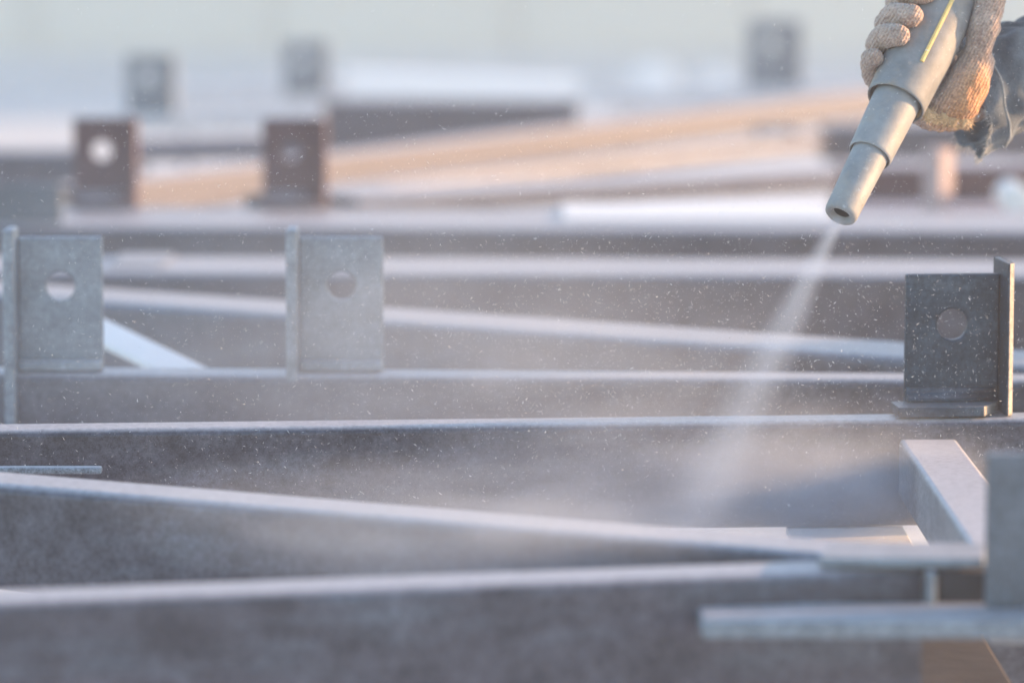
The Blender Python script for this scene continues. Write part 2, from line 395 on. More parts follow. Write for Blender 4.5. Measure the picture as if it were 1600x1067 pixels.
bmesh.ops.create_cone(bm, cap_ends=True, segments=32, radius1=0.019, radius2=0.019, depth=0.09)
bmesh.ops.transform(bm, matrix=Matrix.Translation(pc) @ Matrix.Rotation(R(90), 4, 'X'), verts=bm.verts[:])
obj('pipe_stub', bm, M_WHITE, fr5, bevel=0.003)
obj('chord', tube(Q(960, 146, 7.35), Q(1345, 134, 7.35), 0.12, 0.03, 0.006), M_PALE, fr5)
obj('tube_stub', tube_y(Q(1185, 220, 6.2).x, Q(1248, 220, 6.2).x, 6.2, 6.32, Q(1200, 203, 6.2).z, 0.036), M_DARKPLATE, fr5)
bracket(fr5, (Q(1205, 132, 7.4).x, 7.4, Q(1205, 136, 7.4).z), 0, M_PLATE, side=1, wd=0.09, ht=0.122, foot=0, rib_d=0.02, above=0)
for u, v, r_, lab in ((1022, 160, 0.105, 'left'), (1118, 158, 0.085, 'right')):
    bm = bmesh.new(); bmesh.ops.create_icosphere(bm, subdivisions=4, radius=1.0)
    for q in bm.verts:
        k_ = 1 + 0.12 * noise.noise(q.co * 1.7) + 0.05 * noise.noise(q.co * 5)
        q.co = Vector((q.co.x * k_ * r_, q.co.y * k_ * r_, max(q.co.z * k_, -0.75) * r_ * 0.9))
    pz = P(u, v, 0); zmin = min(q.co.z for q in bm.verts)
    bmesh.ops.translate(bm, verts=bm.verts[:], vec=(pz.x, pz.y, -zmin))
    o = obj('white_sack', bm, M_WHITE, smooth=True)
    tag(o, lab + ' of two blurred white sacks on the yard by the wall', 'sack', 'white sacks by the wall')

# ================================================================== blast nozzle
TILT = R(28)
RV, UV, FV = Vector((1, 0, 0)), Vector((0, math.sin(PITCH), math.cos(PITCH))), Vector((0, math.cos(PITCH), -math.sin(PITCH)))
UP_IM = 0.47 * RV + 0.883 * UV
AX = (math.cos(TILT) * UP_IM + math.sin(TILT) * FV).normalized()
E2 = (-math.cos(TILT) * FV + math.sin(TILT) * UP_IM).normalized()
E1 = (0.883 * RV - 0.47 * UV).normalized()
TIP = Q(1312, 338, 2.905)
NM = Matrix((E1, E2, AX)).transposed().to_4x4(); NM.translation = TIP     # local x right, y to the camera, z up the nozzle
NR = Matrix((E1, -E2, AX)).transposed().to_4x4(); NR.translation = TIP    # right-handed twin, for textures
def NL(p, c, s): return TIP + E1 * p + E2 * c + AX * s                    # right, towards camera, along
def lathe(prof, seg=48):
    bm = bmesh.new(); rows = []
    for r, z in prof:
        rows.append([bm.verts.new(TIP + E1 * (r*math.cos(2*math.pi*k/seg)) + E2 * (r*math.sin(2*math.pi*k/seg)) + AX * z) for k in range(seg)])
    for a, b in zip(rows[:-1], rows[1:]):
        for k in range(seg):
            f = bm.faces.new((a[k], a[(k+1) % seg], b[(k+1) % seg], b[k])); f.smooth = True
    return bm
def nozzle_mat(name, c1, c2, stain, rough):
    m, n, l, b = mat(name)
    tc = n.new('ShaderNodeTexCoord')
    def nz(sc, de): 
        t = n.new('ShaderNodeTexNoise'); t.inputs['Scale'].default_value = sc; t.inputs['Detail'].default_value = de; t.inputs['Roughness'].default_value = 0.65
        l.new(tc.outputs['Object'], t.inputs['Vector']); return t
    a, s_, f = nz(60, 5), nz(28, 5), nz(700, 3)
    r = n.new('ShaderNodeValToRGB'); r.color_ramp.elements[0].position = 0.35; r.color_ramp.elements[1].position = 0.65
    r.color_ramp.elements[0].color = (*c1, 1); r.color_ramp.elements[1].color = (*c2, 1); l.new(a.outputs['Fac'], r.inputs['Fac'])
    r2 = n.new('ShaderNodeValToRGB'); r2.color_ramp.elements[0].position = 0.54; r2.color_ramp.elements[1].position = 0.72
    r2.color_ramp.elements[0].color = (0, 0, 0, 1); r2.color_ramp.elements[1].color = (.75, .75, .75, 1); l.new(s_.outputs['Fac'], r2.inputs['Fac'])
    mx = n.new('ShaderNodeMix'); mx.data_type = 'RGBA'; l.new(r2.outputs['Color'], mx.inputs['Factor'])
    l.new(r.outputs['Color'], mx.inputs[6]); mx.inputs[7].default_value = (*stain, 1); l.new(mx.outputs[2], b.inputs['Base Color'])
    b.inputs['Roughness'].default_value = rough
    bp = n.new('ShaderNodeBump'); bp.inputs['Strength'].default_value = 0.25; bp.inputs['Distance'].default_value = 0.0005
    l.new(f.outputs['Fac'], bp.inputs['Height']); l.new(bp.outputs['Normal'], b.inputs['Normal'])
    return m
M_NOZ = nozzle_mat('worn_grey_nozzle', (0.21, 0.222, 0.232), (0.29, 0.305, 0.315), (0.35, 0.31, 0.26), 0.55)
M_HOLD = nozzle_mat('grey_rubber', (0.155, 0.164, 0.17), (0.235, 0.247, 0.255), (0.34, 0.27, 0.20), 0.62)
M_YEL = plain('yellow_paint', (0.62, 0.46, 0.16), (0.72, 0.55, 0.22), 300, 0.6, 0.2, 0.0005)
M_HOSE = plain('hose_and_bore_black', (0.02, 0.02, 0.022), (0.04, 0.04, 0.042), 60, 0.6)
noz = empty('blast_nozzle', TIP)
tag(noz, 'grey stepped blasting nozzle with a yellow stripe, held in the glove', 'nozzle')
pts = [(0.0062, 0.0045), (0.0075, 0.0015), (0.0088, 0.0002), (0.0105, 0.0003), (0.0118, 0.0015), (0.0124, 0.004),
       (0.0127, 0.02), (0.0138, 0.0585), (0.0140, 0.066)]
nt = obj('nozzle_tip', lathe(pts), M_NOZ, noz)
obj('bore', lathe([(0.0, 0.05), (0.0058, 0.049), (0.0062, 0.0044)]), M_HOSE, noz)  # bore coloured black, painting the shade inside the nozzle
obj('nozzle_sleeve', lathe([(0.0139, 0.0630), (0.0149, 0.0630), (0.0150, 0.0578), (0.0155, 0.0574), (0.0161, 0.0581), (0.0164, 0.0600), (0.0178, 0.1080), (0.0180, 0.118), (0.0, 0.118)]), M_NOZ, noz)
obj('holder', lathe([(0.0181, 0.126), (0.0204, 0.124), (0.0206, 0.1105), (0.0209, 0.1088), (0.0216, 0.1082), (0.0223, 0.1095), (0.0226, 0.113), (0.0240, 0.15), (0.0246, 0.19), (0.0247, 0.262), (0.0238, 0.268), (0.0, 0.268)], 64), M_HOLD, noz)
bm = bmesh.new(); rows = []
for k in range(13):
    s_ = 0.136 + 0.115 * k / 12
    rr_ = 0.0240 + min(max((s_ - 0.15) / 0.04, -0.35), 1) * 0.0006 + 0.0002
    rows.append([bm.verts.new(NL((rr_ + h) * math.sin(a), (rr_ + h) * math.cos(a), s_)) for a, h in ((0.03, -0.0006), (0.04, 0.0006), (0.10, 0.0009), (0.16, 0.0006), (0.17, -0.0006))])
for a, b in zip(rows[:-1], rows[1:]):
    for k in range(4): bm.faces.new((a[k], a[k+1], b[k+1], b[k]))
bm.faces.new(rows[0]); bm.faces.new(rows[-1])
obj('yellow_stripe', bm, M_YEL, noz)
def pipe(path, rad, seg=16):
    bm = bmesh.new(); rows = []; path = [Vector(p) for p in path]
    for i, p in enumerate(path):
        t = (path[min(i+1, len(path)-1)] - path[max(i-1, 0)]).normalized()
        q = t.to_track_quat('Z', 'Y'); r = rad[i] if isinstance(rad, list) else rad
        rows.append([bm.verts.new(p + q @ Vector((r*math.cos(2*math.pi*k/seg), r*math.sin(2*math.pi*k/seg), 0))) for k in range(seg)])
    for a, b in zip(rows[:-1], rows[1:]):
        for k in range(seg):
            f = bm.faces.new((a[k], a[(k+1) % seg], b[(k+1) % seg], b[k])); f.smooth = True
    bm.faces.new(rows[0]); bm.faces.new(rows[-1])
    return bm
def bez(pts, n=40):
    out = []
    for k in range(n + 1):
        t = k / n; q = [Vector(p) for p in pts]
        while len(q) > 1: q = [a.lerp(b, t) for a, b in zip(q[:-1], q[1:])]
        out.append(q[0])
    return out
obj('hose', pipe(bez([NL(0, 0, 0.262), NL(0, 0, 0.45), (0.62, 3.05, 1.35), (0.95, 3.1, 1.25), (1.15, 3.2, 0.3), (1.25, 3.3, 0.03), (1.9, 3.4, 0.03)], 60), 0.019), M_HOSE, noz)

# ================================================================== worker
def blob_mesh(name, chains, voxel, smooth_it, mtx=None):
    """one continuous surface from tapered chains [(x,y,z,r), ...]"""
    bm = bmesh.new(); bmesh.ops.create_icosphere(bm, subdivisions=2, radius=1.0)
    bm.verts.ensure_lookup_table(); bm.verts.index_update()
    sv = [tuple(v.co) for v in bm.verts]; sf = [tuple(v.index for v in f.verts) for f in bm.faces]; bm.free()
    vs_, fs_ = [], []
    for ch in chains:
        for (a, b) in zip(ch[:-1], ch[1:]):
            pa, pb = Vector(a[:3]), Vector(b[:3]); L = (pb - pa).length
            n = max(2, int(L / (min(a[3], b[3]) * 0.28)) + 1)
            for k in range(n + 1):
                t = k / n; x, y, z = pa.lerp(pb, t); r = a[3] + (b[3] - a[3]) * t
                o_ = len(vs_); vs_ += [(x + r*p, y + r*q, z + r*w_) for p, q, w_ in sv]
                fs_ += [(i + o_, j + o_, m_ + o_) for i, j, m_ in sf]
    me = bpy.data.meshes.new(name + '_raw'); me.from_pydata(vs_, [], fs_)
    o = bpy.data.objects.new(name + '_raw', me); C.objects.link(o)
    m = o.modifiers.new('r', 'REMESH'); m.mode = 'VOXEL'; m.voxel_size = voxel; m.use_smooth_shade = True
    m = o.modifiers.new('s', 'SMOOTH'); m.factor = 0.5; m.iterations = smooth_it
    dg = bpy.context.evaluated_depsgraph_get()
    out = bpy.data.meshes.new_from_object(o.evaluated_get(dg)); out.name = name
    bpy.data.objects.remove(o); bpy.data.meshes.remove(me)
    for p in out.polygons: p.use_smooth = True
    return out
def mobj(name, me, m, parent):
    me.materials.clear(); me.materials.append(m)
    o = bpy.data.objects.new(name, me); C.objects.link(o); adopt(o, parent); return o
def cloth(name, c1, c2, weave, bump=0.5, knit=False):
    m, n, l, b = mat(name)
    tc = n.new('ShaderNodeTexCoord')
    t = n.new('ShaderNodeTexNoise'); t.inputs['Scale'].default_value = 45; t.inputs['Detail'].default_value = 6; t.inputs['Roughness'].default_value = 0.7
    f = n.new('ShaderNodeTexNoise'); f.inputs['Scale'].default_value = weave; f.inputs['Detail'].default_value = 2
    for q in (t, f): l.new(tc.outputs['Object'], q.inputs['Vector'])
    r = n.new('ShaderNodeValToRGB'); r.color_ramp.elements[0].position = 0.35; r.color_ramp.elements[1].position = 0.68
    r.color_ramp.elements[0].color = (*c1, 1); r.color_ramp.elements[1].color = (*c2, 1)
    av = n.new('ShaderNodeMix'); av.data_type = 'FLOAT'; av.inputs['Factor'].default_value = 0.55 if knit else 0.35
    l.new(t.outputs['Fac'], av.inputs[2]); l.new(f.outputs['Fac'], av.inputs[3]); l.new(av.outputs[0], r.inputs['Fac'])
    l.new(r.outputs['Color'], b.inputs['Base Color']); b.inputs['Roughness'].default_value = 0.95
    b.inputs['Sheen Weight'].default_value = 0.3; b.inputs['Specular IOR Level'].default_value = 0.15
    bp = n.new('ShaderNodeBump'); bp.inputs['Strength'].default_value = bump; bp.inputs['Distance'].default_value = 0.0012
    if knit:
        b.inputs['Subsurface Weight'].default_value = 0.2; b.inputs['Subsurface Radius'].default_value = (1.0, 0.55, 0.25); b.inputs['Subsurface Scale'].default_value = 0.004
        mp = n.new('ShaderNodeMapping'); mp.inputs['Rotation'].default_value = NR.to_3x3().inverted().to_euler(); l.new(tc.outputs['Object'], mp.inputs['Vector'])
        mq = n.new('ShaderNodeMapping'); NI_ = NR.inverted(); mq.inputs['Rotation'].default_value = NI_.to_3x3().to_euler(); mq.inputs['Location'].default_value = NI_.translation
        l.new(tc.outputs['Object'], mq.inputs['Vector']); sx = n.new('ShaderNodeSeparateXYZ'); l.new(mq.outputs[0], sx.inputs[0])
        def ss(src, a0, a1):
            q = n.new('ShaderNodeMapRange'); q.interpolation_type = 'SMOOTHSTEP'; q.inputs['From Min'].default_value = a0; q.inputs['From Max'].default_value = a1; l.new(src, q.inputs['Value']); return q.outputs[0]
        pm = n.new('ShaderNodeMath'); pm.operation = 'MULTIPLY'; l.new(ss(sx.outputs[0], 0.018, 0.05), pm.inputs[0]); l.new(ss(sx.outputs[2], 0.188, 0.150), pm.inputs[1])
        py = n.new('ShaderNodeMix'); py.data_type = 'RGBA'; py.blend_type = 'MULTIPLY'; l.new(pm.outputs[0], py.inputs['Factor']); l.new(r.outputs['Color'], py.inputs[6]); py.inputs[7].default_value = (1.2, 0.80, 0.45, 1)
        l.new(py.outputs[2], b.inputs['Base Color'])                       # ochre palm, warm sun glow put into its colour
        wv = n.new('ShaderNodeTexWave'); wv.bands_direction = 'X'; wv.inputs['Scale'].default_value = 135; wv.inputs['Distortion'].default_value = 3.0
        wv.inputs['Detail'].default_value = 1.5; wv.inputs['Detail Scale'].default_value = 0.6; l.new(mp.outputs[0], wv.inputs['Vector'])
        sm = n.new('ShaderNodeMath'); sm.operation = 'MULTIPLY_ADD'; l.new(wv.outputs['Fac'], sm.inputs[0]); sm.inputs[1].default_value = 0.45; l.new(f.outputs['Fac'], sm.inputs[2])
        l.new(sm.outputs[0], bp.inputs['Height'])
    else: l.new(f.outputs['Fac'], bp.inputs['Height'])
    l.new(bp.outputs['Normal'], b.inputs['Normal'])
    return m
M_GLOVE = cloth('knitted_cotton', (0.24, 0.165, 0.135), (0.64, 0.49, 0.41), 520, 1.0, True)
M_HEM = cloth('sunlit_hem_yarn', (0.38, 0.25, 0.13), (0.62, 0.44, 0.26), 520, 1.0)  # yellow of the hem has the sun's glow put into it
M_DENIM = cloth('worn_denim', (0.042, 0.06, 0.08), (0.14, 0.175, 0.21), 900, 0.6)
M_FRAY = cloth('pale_threads', (0.25, 0.27, 0.28), (0.42, 0.44, 0.45), 900)
M_NAVY = cloth('navy_cotton', (0.012, 0.03, 0.055), (0.03, 0.06, 0.10), 700, 0.5)
M_DIRTY = cloth('dark_band', (0.02, 0.023, 0.03), (0.045, 0.05, 0.06), 800, 0.5)
WR = Q(1512, 150, 3.065)                                   # wrist
EL, SH = Vector((0.59, 3.15, 0.935)), Vector((0.64, 3.40, 1.24))
per = empty('person', (0.68, 3.48, 0.0))
tag(per, 'worker in denim sleeve and knitted glove gripping the nozzle', 'person')
body = [
    [(0.62,3.46,0.92,.125),(0.66,3.46,1.10,.135),(0.70,3.47,1.27,.14),(0.71,3.46,1.36,.10),(0.69,3.42,1.45,.055),(0.68,3.38,1.55,.085),(0.68,3.37,1.62,.095)],
    [(0.76,3.50,0.92,.125),(0.76,3.50,1.10,.13),(0.76,3.49,1.27,.13)],
    [(SH.x,SH.y,SH.z,.075),(EL.x,EL.y,EL.z,.05),(WR.x+.04,WR.y+.02,WR.z+.016,.022),(WR.x,WR.y+.006,WR.z,.020)],
    [(0.86,3.48,1.30,.075),(0.98,3.36,1.06,.05),(0.86,3.20,1.00,.035),(0.82,3.15,1.02,.03)],
    [(0.60,3.47,0.90,.10),(0.595,3.44,0.50,.065),(0.60,3.50,0.10,.045),(0.60,3.40,0.045,.045)],
    [(0.79,3.50,0.90,.10),(0.83,3.46,0.50,.065),(0.82,3.55,0.10,.045),(0.83,3.45,0.045,.045)],
]
bme = blob_mesh('body', body, 0.012, 6)
nn = [v.normal.copy() for v in bme.vertices]; co = []
for v, nv in zip(bme.vertices, nn):
    p = v.co; co.extend(p + nv * (0.012 * noise.noise(Vector((p.x * 9, p.y * 9, p.z * 16))) + 0.006 * noise.noise(p * 38)))
bme.vertices.foreach_set('co', co); bme.update()
mobj('body', bme, M_NAVY, per)
# glove, laid out round the holder: angle 0 = camera side, -90 = left, 180 = behind
def cyl(phi, r, s): return (r * math.sin(R(phi)), r * math.cos(R(phi)), s)
def gp(t, rad): q = NL(*t); return (q.x, q.y, q.z, rad)
ch = []
for s0, s1, r, end in ((0.195, 0.190, 0.0098, -34), (0.1735, 0.1665, 0.0098, -38), (0.1525, 0.1475, 0.0092, -42), (0.1345, 0.1300, 0.0078, -74)):
    Rr = 0.0245 + r * 0.80
    c = [gp(cyl(-178, Rr + 0.003, s0 + 0.001), r * 1.2), gp(cyl(-140, Rr + 0.0005, s0), r * 1.0), gp(cyl(-98, Rr - 0.0005, s0 * 0.5 + s1 * 0.5), r * 0.98),
         gp(cyl((-100 + end) / 2, Rr, s0 * 0.35 + s1 * 0.65), r), gp(cyl(end, Rr - 0.0005, s1), r * 0.9)]
    ch.append(c)
    ch.append([gp(cyl(-178, Rr + 0.004, s0 + 0.001), r * 1.25), gp((0.030, -0.036, s0 * 0.6 + 0.150 * 0.4), 0.014), gp((0.040, -0.016, s0 * 0.35 + 0.145 * 0.65), 0.0145)])
ch.append([gp((0.041, -0.006, 0.178), 0.014), gp((0.0425, -0.006, 0.158), 0.0165), gp((0.0420, -0.009, 0.142), 0.0170), gp((0.034, -0.018, 0.134), 0.0165)])
ch.append([gp((0.038, -0.018, 0.155), 0.018), gp((0.034, -0.026, 0.143), 0.0175)])
ch.append([gp((0.036, -0.022, 0.145), 0.017), (WR.x - 0.014, WR.y - 0.016, WR.z - 0.004, 0.022), (WR.x + 0.012, WR.y + 0.008, WR.z + 0.004, 0.021)])
ch.append([gp((0.041, -0.006, 0.172), 0.0130), gp((0.0372, 0.003, 0.184), 0.0104), gp((0.0335, 0.011, 0.198), 0.0124), gp((0.0290, 0.0180, 0.216), 0.0116), gp((0.020, 0.027, 0.240), 0.0105)])
gl = blob_mesh('glove', ch, 0.0011, 5)
NI = NM.inverted();
nrm = [v.normal.copy() for v in gl.vertices]; new = []
for v, nv in zip(gl.vertices, nrm):                        # slack knit: lumps and rows
    p = v.co
    q = NI @ p
    d_ = 0.0011 * noise.noise(p * 140) + 0.0006 * noise.noise(p * 420) + 0.00035 * math.sin(q.z * 2*math.pi / 0.0021 + 2 * noise.noise(p * 90))
    new.extend(p + nv * d_)
gl.vertices.foreach_set('co', new); gl.update()
glo = mobj('glove', gl, M_GLOVE, per); tag(glo, 'beige pink knitted glove wrapped round the nozzle')
rnd = random.Random(3)
def fibres(me, n, lmin, lmax, wd, pick=None):
    vs, fs = [], []
    V_ = [v for v in me.vertices if pick(v.co)] if pick else list(me.vertices)
    if not V_: return vs, fs
    while n > 0:
        v = V_[rnd.randrange(len(V_))]
        n -= 1
        d_ = (v.normal + Vector((rnd.gauss(0, .6), rnd.gauss(0, .6), rnd.gauss(0, .6)))).normalized()
        L = rnd.uniform(lmin, lmax); sd2 = d_.orthogonal().normalized() * wd
        bend = Vector((rnd.gauss(0, .4), rnd.gauss(0, .4), rnd.gauss(0, .4))) * L * .5
        b_ = len(vs); p = v.co - v.normal * 0.0004; m_ = p + d_ * L * .55 + bend * .3; e_ = p + d_ * L + bend
        up_ = d_.cross(sd2).normalized() * wd
        vs += [p + sd2, p - sd2, p + up_, m_ + sd2 * .8, m_ - sd2 * .8, m_ + up_ * .8, e_]
        fs += [(b_, b_+1, b_+4, b_+3), (b_+1, b_+2, b_+5, b_+4), (b_+2, b_, b_+3, b_+5), (b_+3, b_+4, b_+6), (b_+4, b_+5, b_+6), (b_+5, b_+3, b_+6)]
    return vs, fs
fz = obj('fuzz', fibres(gl, 5000, 0.0006, 0.0018, 0.00011), M_GLOVE, glo); tag(fz, kind='stuff')
hb = []
for k in range(34):
    t = k / 33
    q = NL(0.020 + 0.037 * t, -0.006 - 0.006 * t + 0.003 * rnd.random(), 0.1165 + 0.016 * t ** 1.6 + 0.0022 * rnd.uniform(-1, 1))
    e_ = q - AX * rnd.uniform(0.001, 0.0055) + E1 * rnd.uniform(-.001, .001)
    hb.append([(q.x, q.y, q.z, rnd.uniform(.0021, .0031)), (e_.x, e_.y, e_.z, rnd.uniform(.0012, .002))])
hm = blob_mesh('hem', hb, 0.0006, 2)
hmo = mobj('hem', hm, M_HEM, glo)
hem = lambda p: (NI @ p).z < 0.1235 and (NI @ p).x > 0.018
ft = obj('frayed_hem', fibres(hm, 420, 0.002, 0.0055, 0.0003), M_HEM, glo); tag(ft, kind='stuff')
# denim sleeve: open tube with folds and a frayed rim
S0, S1 = Q(1500, 148, 3.076), Q(1800, 44, 3.115)
sax = (S1 - S0).normalized(); sq = sax.to_track_quat('Z', 'Y')
bm = bmesh.new(); rows = []; NS, NT = 96, 90
for i in range(NT + 1):
    t = i / NT; ln = 0.185 * t
    row = []
    for k in range(NS):
        a = 2 * math.pi * k / NS
        r = 0.049 - 0.010 * min(t / 0.25, 1) + 0.014 * max(t - 0.4, 0)
        q = Vector((math.cos(a) * 1.6, math.sin(a) * 1.6, ln * 30))
        r += 0.0045 * noise.noise(q * 1.3) + 0.0022 * noise.noise(q * 3.1 + Vector((5, 1, 2)))
        fold = noise.noise(Vector((math.cos(a) * 1.1, math.sin(a) * 1.1, 3.3)))
        r += 0.0019 * math.sin(ln * 2 * math.pi / 0.026 + 9.0 * fold + 2.5 * math.sin(a)) * min(1, t * 6 + .15)
        z = ln
        if i == 0: z += 0.004 * noise.noise(Vector((k * .9, 0, 1))) + 0.006 * noise.noise(Vector((math.cos(a) * 2, math.sin(a) * 2, 7)))
        row.append(bm.verts.new(S0 + sq @ Vector((math.cos(a) * r, math.sin(a) * r, z))))
    rows.append(row)
for a, b in zip(rows[:-1], rows[1:]):
    for k in range(NS):
        f = bm.faces.new((a[k], a[(k+1) % NS], b[(k+1) % NS], b[k])); f.smooth = True
sl = obj('sleeve', bm, M_DENIM, per); sl['label'] = 'grey blue denim sleeve with a frayed cuff'
md = sl.modifiers.new('thick', 'SOLIDIFY'); md.thickness = 0.0016; md.offset = -1
rim = bpy.data.meshes.new('rim'); rim.from_pydata([v.co for v in sl.data.vertices[:NS]], [], [])
class _V: pass
class _M: pass
fm = _M(); fm.vertices = []
for v in sl.data.vertices[:NS]:
    q = _V(); q.co = v.co.copy(); q.normal = (-sax * 1.2 + (v.co - S0).normalized() * .4 + Vector((0, 0, -.5))).normalized(); fm.vertices.append(q)
fr_ = obj('frayed_threads', fibres(fm, 420, 0.002, 0.010, 0.00028), M_FRAY, sl); tag(fr_, kind='stuff')
# stitched seam round the cuff
ring = []
for k in range(NS + 1):
    c_ = sl.data.vertices[9 * NS + (k % NS)].co; ring.append(c_ + (c_ - (S0 + sax * (c_ - S0).dot(sax))).normalized() * 0.0003)
obj('cuff_seam', pipe(ring, 0.0009, 6), M_FRAY, sl)

# ================================================================== posts that carry the frames behind
def post(parent, x, y, z1, t=0.035):
    obj('support_post', box(x - t/2, x + t/2, y - t/2, y + t/2, 0, z1), M_STEEL2, parent, bevel=0.003)
    obj('foot_plate', box(x - t, x + t, y - t, y + t, 0.0, 0.008), M_STEEL2, parent, bevel=0.001)
for x in (-0.85,): 
    post(fr1, x, c0.y + 0.02, TOP - 0.081); post(fr1, x, a0.y + 0.02, TOP - 0.119)
for x in (-0.9, 0.40): post(fr2, x, e0.y + (e1.y - e0.y) * (x + 1) / 1.425 + 0.024, TOP - 0.086)
for x in (-1.0, 0.56): post(fr2, x, g0.y + 0.085, TOP - 0.121)
for x in (-0.9, 0.66): post(fr3, x, h0.y + 0.13, TOP - 0.111)
post(fr3, 0.70, m1.y + 0.06, TOP - 0.024)
for p, q in ((i0, 0.03), (i1, -0.03)): post(fr4, p.x + q, p.y + q + 0.02, TOP - 0.052)
for u, v, y, h in ((520, 156, 7.1, .11), (720, 158, 7.1, .11), (560, 112, 8.66, .062), (890, 126, 8.66, .062), (290, 138, 8.36, .047), (515, 132, 8.36, .047), (185, 183, 6.6, .03), (485, 176, 6.6, .03),
                   (225, 222, 5.94, .032), (490, 214, 5.94, .032), (-140, 236, 6.05, .057), (90, 236, 6.05, .057), (-140, 312, 5.08, .052), (80, 312, 5.08, .052)):
    q = Q(u, v, y); post(fr4, q.x, y, q.z - h - 0.002, 0.014)
for u, v, y, h in ((1345, 326, 5.06, .05), (1740, 326, 5.06, .05), (1340, 262, 5.2, .06), (1740, 260, 5.2, .06), (1310, 196, 6.16, .06), (1740, 190, 6.16, .06), (980, 146, 7.41, .034), (1330, 134, 7.41, .034), (1216, 203, 6.26, .038))[:-1]:
    q = Q(u, v, y); post(fr5, q.x, y, q.z - h - 0.002, 0.014)

# ================================================================== trestles under the frames
def trestle(x, y0, y1, label):
    t = empty('trestle', (x, (y0 + y1) / 2, 0)); tag(t, label, 'trestle', 'timber trestles under the steel frames')
    zt2 = 0.462
    obj('bearer', box(x - 0.042, x + 0.042, y0, y1, zt2 - 0.10, zt2), M_TIMBER, t, bevel=0.004)
    for yy in (y0 + 0.10, y1 - 0.10):
        for sx in (-1, 1):
            bm = bmesh.new(); V = []
            for z, off in ((zt2 - 0.10, 0.03), (0.0, 0.20)):
                for dx, dy in ((-.03, -.022), (.03, -.022), (.03, .022), (-.03, .022)): V.append(bm.verts.new((x + sx * off + dx, yy + dy, z)))
            for f in ((3,2,1,0),(4,5,6,7),(0,1,5,4),(1,2,6,5),(2,3,7,6),(3,0,4,7)): bm.faces.new([V[i] for i in f])
            obj('leg', bm, M_TIMBER, t, bevel=0.003)
trestle(0.29, 2.40, 2.93, 'brown timber bearer below the near joint at the right edge')

# ================================================================== abrasive jet, dust, airborne grit, haze
def volmat(name, build, color=(0.80, 0.88, 1.0), aniso=0.3):
    m = bpy.data.materials.new(name); m.use_nodes = True; n, l = m.node_tree.nodes, m.node_tree.links
    n.remove(n['Principled BSDF'])
    v = n.new('ShaderNodeVolumePrincipled'); v.inputs['Color'].default_value = (*color, 1); v.inputs['Anisotropy'].default_value = aniso
    l.new(v.outputs[0], n['Material Output'].inputs['Volume'])
    build(n, l, v); return m
def mth(n, l, op, a, b=None, clamp=False):
    q = n.new('ShaderNodeMath'); q.operation = op; q.use_clamp = clamp
    for i, x in enumerate((a, b)):
        if x is None: continue
        if isinstance(x, (int, float)): q.inputs[i].default_value = x
        else: l.new(x, q.inputs[i])
    return q.outputs[0]
JL = 0.31
def jet_nodes(n, l, v):
    tc = n.new('ShaderNodeTexCoord'); sp = n.new('ShaderNodeSeparateXYZ'); l.new(tc.outputs['Object'], sp.inputs[0])
    r2 = mth(n, l, 'ADD', mth(n, l, 'MULTIPLY', sp.outputs[0], sp.outputs[0]), mth(n, l, 'MULTIPLY', sp.outputs[1], sp.outputs[1]))
    r = mth(n, l, 'SQRT', r2)
    Rz = mth(n, l, 'ADD', mth(n, l, 'MULTIPLY', sp.outputs[2], 0.112), 0.0062)
    fall = mth(n, l, 'SUBTRACT', 1.0, mth(n, l, 'DIVIDE', r, Rz), True)
    fall = mth(n, l, 'POWER', fall, 1.2)
    mp = n.new('ShaderNodeMapping'); mp.inputs['Scale'].default_value = (170, 170, 26); l.new(tc.outputs['Object'], mp.inputs['Vector'])
    nz = n.new('ShaderNodeTexNoise'); nz.inputs['Scale'].default_value = 1; nz.inputs['Detail'].default_value = 2; l.new(mp.outputs[0], nz.inputs['Vector'])
    k = mth(n, l, 'ADD', mth(n, l, 'MULTIPLY', nz.outputs['Fac'], 1.5), 0.25)
    fade = mth(n, l, 'SUBTRACT', 1.0, mth(n, l, 'MULTIPLY', sp.outputs[2], 1.9), True)
    den = mth(n, l, 'DIVIDE', JET_K, Rz)
    den = mth(n, l, 'MULTIPLY', mth(n, l, 'MULTIPLY', den, fall), mth(n, l, 'MULTIPLY', k, fade))
    l.new(den, v.inputs['Density'])
JET_K = 0.5
bm = bmesh.new(); rows = []
for i in range(9):
    z = JL * i / 8; r = 0.0063 + 0.112 * z
    rows.append([bm.verts.new((r*math.cos(2*math.pi*k/24), r*math.sin(2*math.pi*k/24), z)) for k in range(24)])
for a, b in zip(rows[:-1], rows[1:]):
    for k in range(24): bm.faces.new((a[k], a[(k+1) % 24], b[(k+1) % 24], b[k]))
bm.faces.new(rows[0]); bm.faces.new(rows[-1])
jet = obj('abrasive_jet', bm, volmat('jet_dust', jet_nodes, (0.60, 0.76, 1.0)))
JM = Matrix((E1, -E2, -AX)).transposed().to_4x4(); JM.translation = TIP - AX * 0.0015; jet.matrix_world = JM
tag(jet, 'pale jet of abrasive dust blowing down from the nozzle tip', 'spray', kind='stuff')
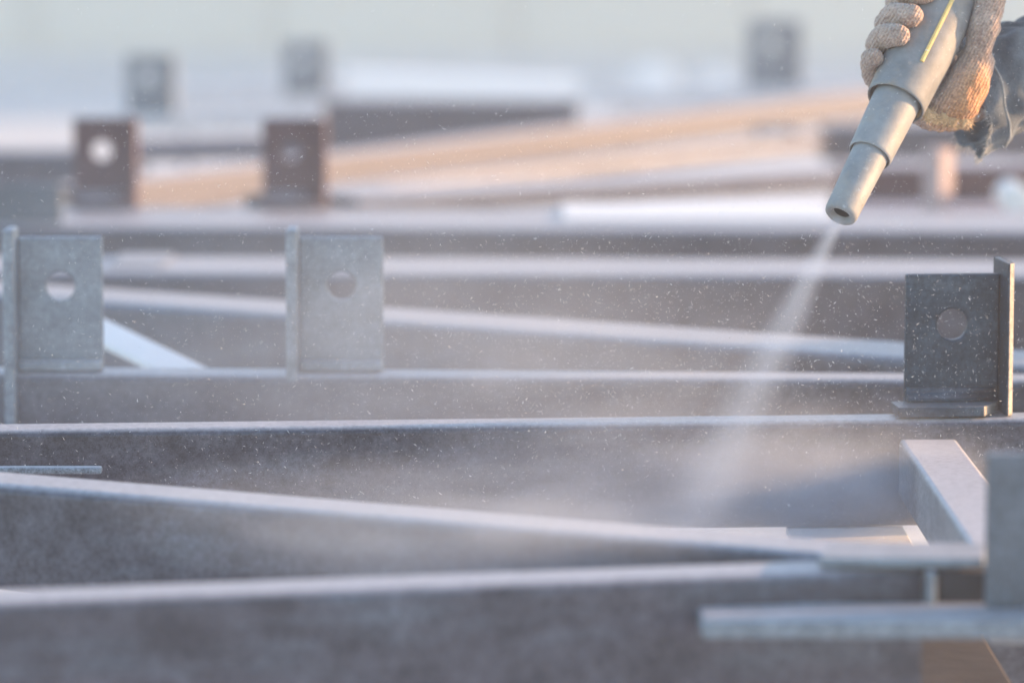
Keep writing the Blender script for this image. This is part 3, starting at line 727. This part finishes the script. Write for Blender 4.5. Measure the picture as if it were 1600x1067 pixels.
def cloud_nodes(k_):
    def f(n, l, v):
        tc = n.new('ShaderNodeTexCoord')
        ln = n.new('ShaderNodeVectorMath'); ln.operation = 'LENGTH'; l.new(tc.outputs['Object'], ln.inputs[0])
        fall = mth(n, l, 'SUBTRACT', 1.0, mth(n, l, 'MULTIPLY', ln.outputs['Value'], ln.outputs['Value']), True)
        fall = mth(n, l, 'POWER', fall, 1.6)
        nz = n.new('ShaderNodeTexNoise'); nz.inputs['Scale'].default_value = 2.6; nz.inputs['Detail'].default_value = 3; l.new(tc.outputs['Object'], nz.inputs['Vector'])
        k = mth(n, l, 'MULTIPLY', mth(n, l, 'SUBTRACT', nz.outputs['Fac'], 0.30, True), 3.0)
        l.new(mth(n, l, 'MULTIPLY', mth(n, l, 'MULTIPLY', fall, k), k_), v.inputs['Density'])
    return f
def cloud(u, v, y, rad, k_, label, rot=0.0):
    bm = bmesh.new(); bmesh.ops.create_icosphere(bm, subdivisions=3, radius=1.0)
    o = obj('dust_cloud', bm, volmat('floating_dust', cloud_nodes(k_)))
    o.location = Q(u, v, y); o.scale = rad; o.rotation_euler = (0, rot, 0)
    tag(o, label, 'dust', kind='stuff')
cloud(1090, 775, 2.87, (0.27, 0.07, 0.085), 15.0, 'pale dust billowing where the jet strikes the steel')
cloud(1330, 765, 2.89, (0.13, 0.05, 0.08), 11.0, 'small puff of dust by the cross strut')
cloud(740, 838, 2.435, (0.25, 0.05, 0.055), 13.0, 'faint dust drifting along the slanting tube', 0.08)
cloud(480, 520, 3.12, (0.60, 0.11, 0.19), 2.2, 'thin veil of dust in front of the two pale brackets')
cloud(740, 600, 3.08, (0.32, 0.09, 0.11), 5.0, 'thin dust drifting between the first two frames')

M_GRIT = plain('pale_grit', (0.70, 0.70, 0.71), (0.84, 0.84, 0.85), 50, 0.6, 0.0)
rnd = random.Random(11)
vs, fs = [], []
def speck(p, L, wd, d_):
    b_ = len(vs); s1 = d_.orthogonal().normalized() * wd; s2 = d_.cross(s1).normalized() * wd
    bend = s1 * rnd.uniform(-1.5, 1.5)
    vs.extend([p - d_ * L, p + s1 + bend, p + s2 + bend, p - s1 + bend, p - s2 + bend, p + d_ * L])
    for k in range(4):
        a, b = 1 + k, 1 + (k + 1) % 4
        fs.append((b_, b_ + b, b_ + a)); fs.append((b_ + 5, b_ + a, b_ + b))
for k in range(20000):
    q = rnd.random()
    u, v = rnd.uniform(-120, 1720), rnd.uniform(-80, 1000)
    if q < 0.5: u, v = rnd.gauss(1000, 380), rnd.gauss(600, 200)
    y = FOCUS + rnd.gauss(0, 0.09)
    big = rnd.random()
    L = rnd.uniform(0.0002, 0.00045) if big < .74 else rnd.uniform(0.0006, 0.0019)
    wd = rnd.uniform(0.00011, 0.00021) if big < .985 else rnd.uniform(.00024, .00036)
    d_ = Vector((rnd.gauss(0, 1), rnd.gauss(0, .7), rnd.gauss(0, 1))).normalized()
    speck(Q(u, v, y), L, wd, d_)
gr = obj('airborne_grit', (vs, fs), M_GRIT); tag(gr, 'countless pale specks of flying abrasive grit', 'grit', kind='stuff')

def haze_nodes(n, l, v): v.inputs['Density'].default_value = 0.018
hz = obj('haze', box(-12, 13, -4, 26, -1, 6.2), volmat('dusty_air', haze_nodes, (0.88, 0.89, 0.94), 0.4)); tag(hz, kind='stuff')
